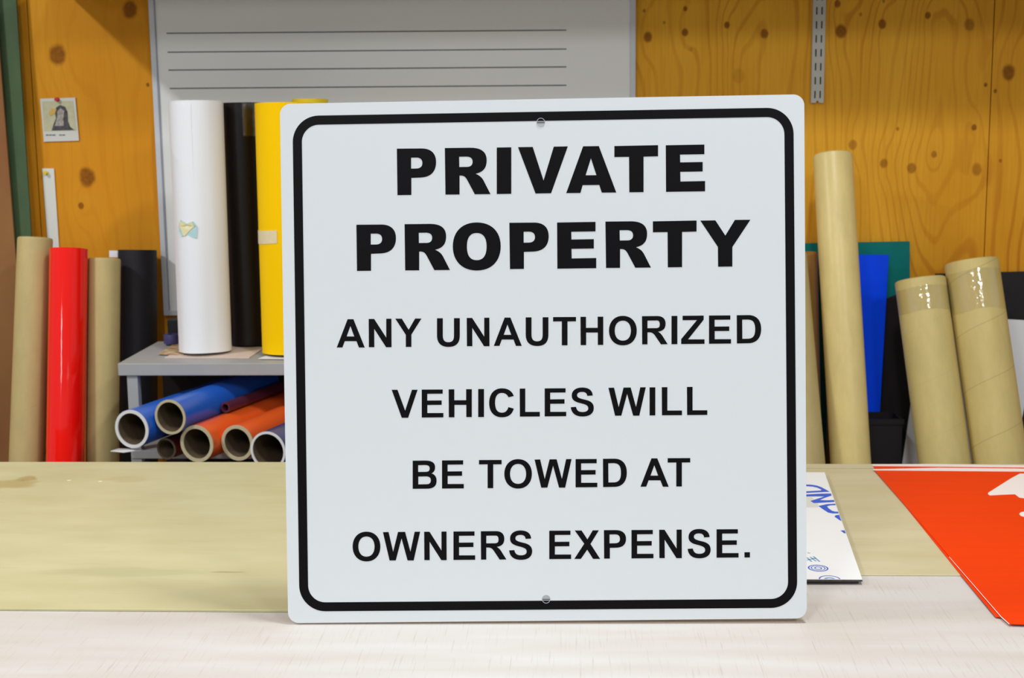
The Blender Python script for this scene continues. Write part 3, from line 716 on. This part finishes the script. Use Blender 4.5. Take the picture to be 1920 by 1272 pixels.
BLK = {
 'P': ('M145 177 L430 175 C535 178 586 235 586 330 C586 430 530 498 410 501 L308 505 L308 696 L152 698 Z M305 278 L365 277 C412 278 432 303 432 338 C432 375 410 398 365 400 L305 401 Z', 177, 697, 365),
 'R': ('M685 172 L970 169 C1095 169 1155 215 1155 310 C1155 395 1118 440 1030 460 C1080 480 1105 505 1125 545 L1198 687 L1022 689 L945 545 C922 500 905 482 870 480 L850 480 L850 691 L692 692 Z M845 269 L925 268 C975 268 997 290 997 325 C997 362 975 383 930 383 L847 384 Z', 171, 690, 940),
 'I': ('M0 0 L162 0 L162 525 L0 525 Z', 0, 525, 80),
 'V': ('M1508 160 L1673 158 L1795 535 L1910 155 L2068 152 L1880 678 L1705 681 Z', 157, 680, 1790),
 'A': ('M250 676 L440 150 L617 148 L813 670 L650 671 L622 585 L435 587 L410 675 Z M468 476 L590 475 L528 285 Z', 149, 673, 530),
 'T': ('M792 147 L1283 138 L1283 262 L1120 266 L1120 662 L960 664 L957 268 L792 270 Z', 142, 663, 1040),
 'E': ('M1370 135 L1804 128 L1804 236 L1530 240 L1532 328 L1785 324 L1785 430 L1533 434 L1535 543 L1812 538 L1812 653 L1373 659 Z', 131, 656, 1590),
 'O': ('M1201 138 C1340 138 1422 225 1422 358 C1422 490 1340 580 1201 580 C1062 580 980 490 980 358 C980 225 1062 138 1201 138 Z M1200 235 C1262 235 1292 280 1292 358 C1292 440 1262 485 1200 485 C1138 485 1110 440 1110 358 C1110 280 1138 235 1200 235 Z', 147, 572, 1201),
 'Y': ('M1407 115 L1542 113 L1632 250 L1718 109 L1857 108 L1695 352 L1695 528 L1567 530 L1565 352 Z', 112, 529, 1632),
}
def parse(path, n=12):
    loops = []; cur = None; toks = path.replace('Z', ' Z ').split(); i = 0; pts = []
    def num(k): return float(toks[k])
    while i < len(toks):
        t = toks[i]
        if t == 'Z': loops.append(pts); pts = []; i += 1; continue
        c = t[0]; x = float(t[1:]); y = float(toks[i+1])
        if c in 'ML': pts.append((x, y)); i += 2
        elif c == 'C':
            p0 = pts[-1]; a = (x, y); b = (num(i+2), num(i+3)); e = (num(i+4), num(i+5)); i += 6
            for k in range(1, n+1):
                u = k/n; v = 1-u
                pts.append(tuple(v**3*p0[q]+3*v*v*u*a[q]+3*v*u*u*b[q]+u**3*e[q] for q in (0, 1)))
    out = []
    for l in loops:
        if math.dist(l[0], l[-1]) < 1e-6: l = l[:-1]
        out.append(l)
    return out
SK = .012
def glyph(table, ch):                     # loops with x in 0..1 of its box, y 0 at base and 1 at cap line
    path, cap, base, xc = table[ch]; loops = parse(path)
    loops = [[(x, y+SK*(x-xc)) for x, y in l] for l in loops]
    if ch in 'I.': loops = parse(path)
    x0 = min(x for l in loops for x, _ in l); x1 = max(x for l in loops for x, _ in l)
    return [[((x-x0)/(x1-x0), (base-y)/(base-cap)) for x, y in l] for l in loops]

# text on the panel film: letters run from near to far, cut by the panel edge
def panel_pt(px, py, lift=.00305):
    p = on_z(px, py, CC.z+.0029)-CC; p.z = lift; return p
nrm = Vector((d.y, -d.x, 0)).normalized()          # outward to the right of the panel edge
pe = near-CC; pe.z = .003
def printed(loops, m, name, lift=.00305):
    pts, tr = flat(loops, lambda x, y: panel_pt(1512+x/10.6, 880+y/10.6, lift))
    me = bpy.data.meshes.new(name); me.from_pydata([tuple(v) for v in pts], [], tr)
    bm = bmesh.new(); bm.from_mesh(me)
    bmesh.ops.bisect_plane(bm, geom=bm.verts[:]+bm.edges[:]+bm.faces[:], plane_co=pe-nrm*.0006, plane_no=nrm, clear_outer=True)
    bm.to_mesh(me); bm.free(); me.materials.append(m)
    o = bpy.data.objects.new(name, me); COL.objects.link(o); o.parent = EC; return o
printed([[(-220, 548), (0, 552), (110, 560), (235, 700), (235, 762), (-220, 766)]], mat('grey_film_patch', (214, 216, 208), .5), 'film_patch', .0030)['label'] = 'faint grey patch on the film'
printed([[(-260, 345), (-120, 318), (0, 308), (100, 312), (210, 330), (300, 362), (370, 400), (462, 452), (200, 465), (0, 478), (-260, 492)],
         [(-200, 372), (-100, 352), (0, 343), (120, 350), (220, 372), (300, 412), (285, 428), (0, 443), (-200, 455)]], M_PRINT, 'printed_letter')
printed([[(-220, 512), (0, 505), (250, 492), (490, 486), (500, 530), (380, 568), (265, 618), (400, 622), (560, 616), (575, 655), (400, 665), (150, 680), (78, 636), (200, 597), (360, 547), (200, 545), (0, 547), (-220, 556)]], M_PRINT, 'printed_letter')
printed([[(590, 688), (400, 700), (238, 735), (330, 802), (430, 866), (520, 884), (660, 884), (650, 850), (565, 846), (505, 828), (440, 780), (408, 742), (480, 722), (610, 718)]], M_PRINT, 'printed_letter')
printed([[(556, 945), (582, 920), (665, 910), (760, 1080), (640, 1005)]], M_PRINT, 'printed_letter')
printed([[(678, 1225), (800, 1216), (860, 1300), (745, 1275)]], M_PRINT, 'printed_letter')
def ring(cpx, rx, ry, wd, m, name, frac=1.0, lift=.00308):
    c0 = panel_pt(*cpx); V = []; Fc = []; n = 48
    for i in range(n):
        a = 2*math.pi*i/n
        for s in (1, 1-wd):
            V.append((c0.x+rx*s*math.cos(a), c0.y+ry*s*math.sin(a), lift))
    for i in range(n):
        j = (i+1) % n; Fc.append((i*2, j*2, j*2+1, i*2+1))
    me = bpy.data.meshes.new(name); me.from_pydata(V, [], Fc); bm = bmesh.new(); bm.from_mesh(me)
    bmesh.ops.bisect_plane(bm, geom=bm.verts[:]+bm.edges[:]+bm.faces[:], plane_co=Vector((0, near.y-CC.y+.0008, 0)), plane_no=Vector((0, -1, 0)), clear_outer=True)
    bm.to_mesh(me); bm.free(); me.materials.append(m)
    o = bpy.data.objects.new(name, me); COL.objects.link(o); o.parent = EC; return o
px1 = (panel_pt(1553, 1066)-panel_pt(1515, 1066)).length/2
ring((1534, 1066), px1, px1*1.05, .14, M_PRINT, 'printed_ring'); ring((1534, 1066), px1*.72, px1*.74, .14, M_PRINT, 'printed_ring'); ring((1534, 1066), px1*.38, px1*.4, .3, M_PRINT, 'printed_ring')
ring((1556, 1087), px1*1.05, px1*1.15, .12, M_PRINT, 'printed_ring'); ring((1556, 1087), px1*.55, px1*.6, .5, M_PRINTL, 'printed_ring')
V = []; Fc = []
for (xa, ya, xb, yb) in [(1513, 1046, 1522, 1054), (1519, 1045, 1530, 1053), (1525, 1044, 1537, 1054), (1513, 1051, 1530, 1047), (1514, 1037, 1519, 1038)]:
    a = panel_pt(xa, ya, .00308); b = panel_pt(xb, yb, .00308); q = (b-a).normalized(); s = Vector((-q.y, q.x, 0))*.0011
    n_ = len(V); V += [a-s, b-s, b+s, a+s]; Fc.append((n_, n_+1, n_+2, n_+3))
mesh('printed_mark', V, Fc, M_PRINTL, EC)

# ---------------------------------------------------------------- red sheets
def sheet_px(name, pxs, z, th, m, label):
    P = [on_z(x, y, z) for x, y in pxs]; c = sum(P, Vector())/len(P)
    e = empty(name, c); tag(e, label, 'sheet')
    V, Fc = prism([p-c for p in P], (0, 0, th)); mesh('red_face', V, Fc, m, e)
    return e, c
ZR = TZ+.0018
e1, c1 = sheet_px('vinyl_sheet', [(1636, 874), (1803.5, 1082), (1866.6, 1158), (1880, 1159), (2120, 1164), (2075, 877)], ZR, .0008, M_RSHEET, 'lower red-orange sheet peeking out along the left edge of the upper one')
e2, c2 = sheet_px('vinyl_sheet', [(1638, 881), (1725.5, 981), (1780, 1045), (1878, 1158), (1893, 1171.5), (2130, 1178), (2070, 884)], ZR+.0012, .001, M_RSHEET, 'upper red-orange sheet with white cut-out shapes on the bench at right')
def strip(e, c, pts, z, m, name, th=.0006):
    P = [on_z(x, y, z)-c for x, y in pts]; V, Fc = prism(P, (0, 0, th)); return mesh(name, V, Fc, m, e)
strip(e2, c2, [(1636.5, 880.8), (1638.5, 882.6), (2070, 886), (2070, 883.5), (1900, 879.5), (1760, 878.2)], ZR+.0022, M_RLINER, 'white_margin')
strip(e1, c1, [(1636, 872), (1636, 874.5), (2075, 878.5), (2075, 875.5), (1880, 873), (1740, 871)], ZR+.0008, M_RLINER, 'white_margin')
a = [(1780, 1044.8), (1878, 1157.6), (1893, 1171.0), (1892, 1171.4), (1877, 1158.2), (1779.5, 1045.3)]
strip(e2, c2, a, ZR+.0022, M_RLINER, 'white_edge', .0003)
z_ = ZR+.0022
s1 = [(1852.3, 927), (1853.2, 924.5), (1895, 898), (1912, 888.8), (1921, 888.8), (1965, 893), (2010, 905), (1985, 925), (1950, 938), (1920, 934.8), (1911, 933.6), (1903, 927.3), (1880, 928.2), (1856, 929.6)]
strip(e2, c2, s1, z_, M_RLINER, 'cutout_shape', .0003)['label'] = 'white pointed cut-out shape'
s2 = [(1911, 964.5), (1914, 961.3), (1925, 959), (1960, 957), (1995, 975), (1960, 985), (1925, 971), (1914, 968)]
strip(e2, c2, s2, z_, M_RLINER, 'cutout_shape', .0003)['label'] = 'small white cut-out shape'

# ---------------------------------------------------------------- the sign
ROTS = Euler((R(-7.43), R(-.29), R(1.40)), 'XYZ').to_matrix()
ORG = Vector((-.3426, 1.577, .9102))
EX = ROTS @ Vector((1, 0, 0)); EY = ROTS @ Vector((0, 1, 0)); EZ = ROTS @ Vector((0, 0, 1))
sign = empty('parking_sign', ORG, ROTS)
tag(sign, 'large white square private property sign with black lettering standing on the bench', 'sign')
TH = .003
def sp(px, py):                           # photo point -> local (x, z) on the sign face
    v = ray(px, py); t_ = (ORG-CAM).dot(EY)/v.dot(EY); q = CAM+v*t_-ORG
    return Vector((q.dot(EX), q.dot(EZ)))
def rounded(corners, r, n=14):
    out = []; m_ = len(corners)
    for i in range(m_):
        p = corners[i]; a = (corners[i-1]-p).normalized(); b = (corners[(i+1) % m_]-p).normalized()
        ang = math.acos(a.dot(b)); tl = r/math.tan(ang/2); c = p+(a+b).normalized()*(r/math.sin(ang/2))
        s = p+a*tl-c; e_ = p+b*tl-c
        a0 = math.atan2(s.y, s.x); a1 = math.atan2(e_.y, e_.x)
        da = (a1-a0+math.pi) % (2*math.pi)-math.pi
        for k in range(n+1):
            q = a0+da*k/n; out.append((c.x+r*math.cos(q), c.y+r*math.sin(q)))
    return out
cor = [sp(524.6, 194.8), sp(1508, 176.8), sp(1512.9, 1160.3), sp(540.3, 1169.1)]
hole_r = 7.6/F*1.69
holes = [sp(1014, 229.3), sp(1024, 1124)]
def circ(c, r, n=32): return [(c.x+r*math.cos(2*math.pi*k/n), c.y+r*math.sin(2*math.pi*k/n)) for k in range(n)]
def plate(loops, y0, y1):
    pts, tr = flat(loops, lambda x, z: Vector((x, y0, z))); n = len(pts)
    V = pts + [Vector((p.x, y1, p.z)) for p in pts]
    Fc = [t for t in tr] + [tuple(i+n for i in reversed(t)) for t in tr]
    k = 0
    for l in loops:
        m_ = len(l); Fc += [(k+i, k+(i+1) % m_, k+(i+1) % m_+n, k+i+n) for i in range(m_)]; k += m_
    return V, Fc
outline = rounded(cor, .0127)
V, Fc = plate([outline]+[circ(h, hole_r) for h in holes], 0.0, TH)
mesh('sign_plate', V, Fc, M_SIGN, sign)
bc = [sp(548.4, 217.7), sp(1487.6, 201.6), sp(1495, 1140.2), sp(561.7, 1147.1)]
cen = sum(bc, Vector((0, 0)))/4
sw = .0105
inn = []
for i, p in enumerate(bc):
    inn.append(Vector((p.x + (sw if p.x < cen.x else -sw), p.y + (sw if p.y < cen.y else -sw))))
o_l = rounded(bc, .0305); i_l = rounded(inn, .0200)
V, Fc = plate([o_l, i_l], -.00025, .0)
bord = mesh('border_stripe', V, Fc, M_INK, sign)
# mounting holes: drilled rim
M_HOLE = mat('hole_grey', (172, 174, 176), .5); M_HOLE2 = mat('hole_dark', (84, 86, 90), .6)
for h in holes:
    # a punched hole with its rim, and the grey prop behind the plate seen through it
    V, Fc = lathe([(hole_r*.90, -.0006), (hole_r*1.02, -.0006), (hole_r*1.02, .0), (hole_r*.90, .0)], 32, True)
    V = [(h.x+v[0], v[2], h.y+v[1]) for v in V]
    mesh('hole_rim', V, Fc, M_HOLE, sign, smooth=True)
    V, Fc = prism([Vector((h.x+x, .0, h.y+z)) for x, z in circ(Vector((0, 0)), hole_r*.97, 24)], (0, .0012, 0))
    mesh('hole_plug', V, Fc, M_HOLE, sign)['label'] = 'grey fastener showing in the mounting hole'
    V, Fc = box_vf(h.x-hole_r*.88, h.x+hole_r*.88, -.0003, .0, h.y-.0009, h.y+.0003)
    mesh('hole_slot', V, Fc, M_HOLE2, sign)

def line(table, chars, ox, oy, s, base, cap):
    """chars: (letter, z0, z1) extents in the traced crop; base / cap: ((x, y), (x, y)) in the photo."""
    def ln(q, x): (xa, ya), (xb, yb) = q; return ya+(yb-ya)*(x-xa)/(xb-xa)
    V = []; Fc = []
    for ch, a, b in chars:
        x0 = ox+a/s; x1 = ox+b/s
        loops = []
        for l in glyph(table, ch):
            q = []
            for u, v in l:
                px = x0+(x1-x0)*u; yb = ln(base, px); yc = ln(cap, px)
                w2 = sp(px, yb+(yc-yb)*v); q.append((w2.x, w2.y))
            loops.append(q)
        v_, f_ = plate(loops, -.00025, 0.0); n_ = len(V); V += v_; Fc += [tuple(i+n_ for i in q) for q in f_]
    mesh('lettering', V, Fc, M_INK, sign)
line(BLK, [('P', 145, 586), ('R', 685, 1198), ('I', 1269, 1432), ('V', 1508, 2068), ('A', 2050, 2613), ('T', 2592, 3083), ('E', 3170, 3612)],
     720, 250, 6, ((758, 366.2), (1285, 359.4)), ((758, 279.2), (1285, 271.8)))
def sh(chars, ox_from, s_from, ox, s): return [(c_, (ox_from+a_/s_from-ox)*s, (ox_from+b_/s_from-ox)*s) for c_, a_, b_ in chars]
line(BLK, [('P', 90, 455), ('R', 535, 953), ('O', 980, 1422), ('P', 1502, 1865)] + sh([('E', 118, 470), ('R', 553, 962), ('T', 980, 1373), ('Y', 1407, 1857)], 1020, 4.8, 650, 4.923),
     650, 390, 4.923, ((683, 508.4), (1360, 500.2)), ((683, 421.9), (1360, 413.2)))
line(GLY, sh([('A', 85, 472), ('N', 527, 843), ('Y', 895, 1257), ('U', 1473, 1788)], 620, 7.385, 0, 1) +
     sh([('N', 97, 370), ('A', 422, 757), ('U', 805, 1077), ('T', 1133, 1408), ('H', 1462, 1735)], 860, 6.4, 0, 1) +
     sh([('O', 12, 345), ('R', 408, 716), ('I', 762, 832), ('Z', 878, 1158), ('E', 1212, 1476), ('D', 1545, 1838)], 1140, 6.4, 0, 1),
     0, 0, 1, ((640, 652.1), (1400, 644.3)), ((640, 599.0), (1400, 591.3)))
line(GLY, [('V', 87, 378), ('E', 425, 668), ('H', 728, 988), ('I', 1060, 1125), ('C', 1183, 1460), ('L', 1527, 1753), ('E', 1808, 2050), ('S', 2102, 2360),
           ('W', 2525, 2945), ('I', 2988, 3052), ('L', 3125, 3352), ('L', 3408, 3637)], 720, 710, 6, ((753, 783.8), (1310, 778.5)), ((753, 731.4), (1310, 725.8)))
line(GLY, sh([('B', 95, 402), ('E', 472, 752), ('T', 947, 1238), ('O', 1273, 1627)], 760, 6.857, 0, 1) + [('W', 1002.4, 1071.7)] +
     sh([('E', 392, 662), ('D', 732, 1028), ('A', 1198, 1548), ('T', 1535, 1815)], 1020, 6.62, 0, 1), 0, 0, 1, ((774, 917.1), (1280, 912.6)), ((774, 864.4), (1280, 859.4)))
line(GLY, sh([('O', 60, 337), ('W', 363, 735), ('N', 775, 1000), ('E', 1068, 1285), ('R', 1342, 1597), ('S', 1625, 1855)], 650, 5.333, 0, 1) +
     sh([('E', 93, 285), ('X', 313, 540), ('P', 573, 767), ('E', 815, 1008), ('N', 1058, 1257), ('S', 1308, 1510), ('E', 1562, 1755), ('.', 1807, 1855)], 1010, 4.683, 0, 1),
     0, 0, 1, ((730, 1051.6), (1380, 1046.0)), ((730, 998.2), (1380, 992.8)))
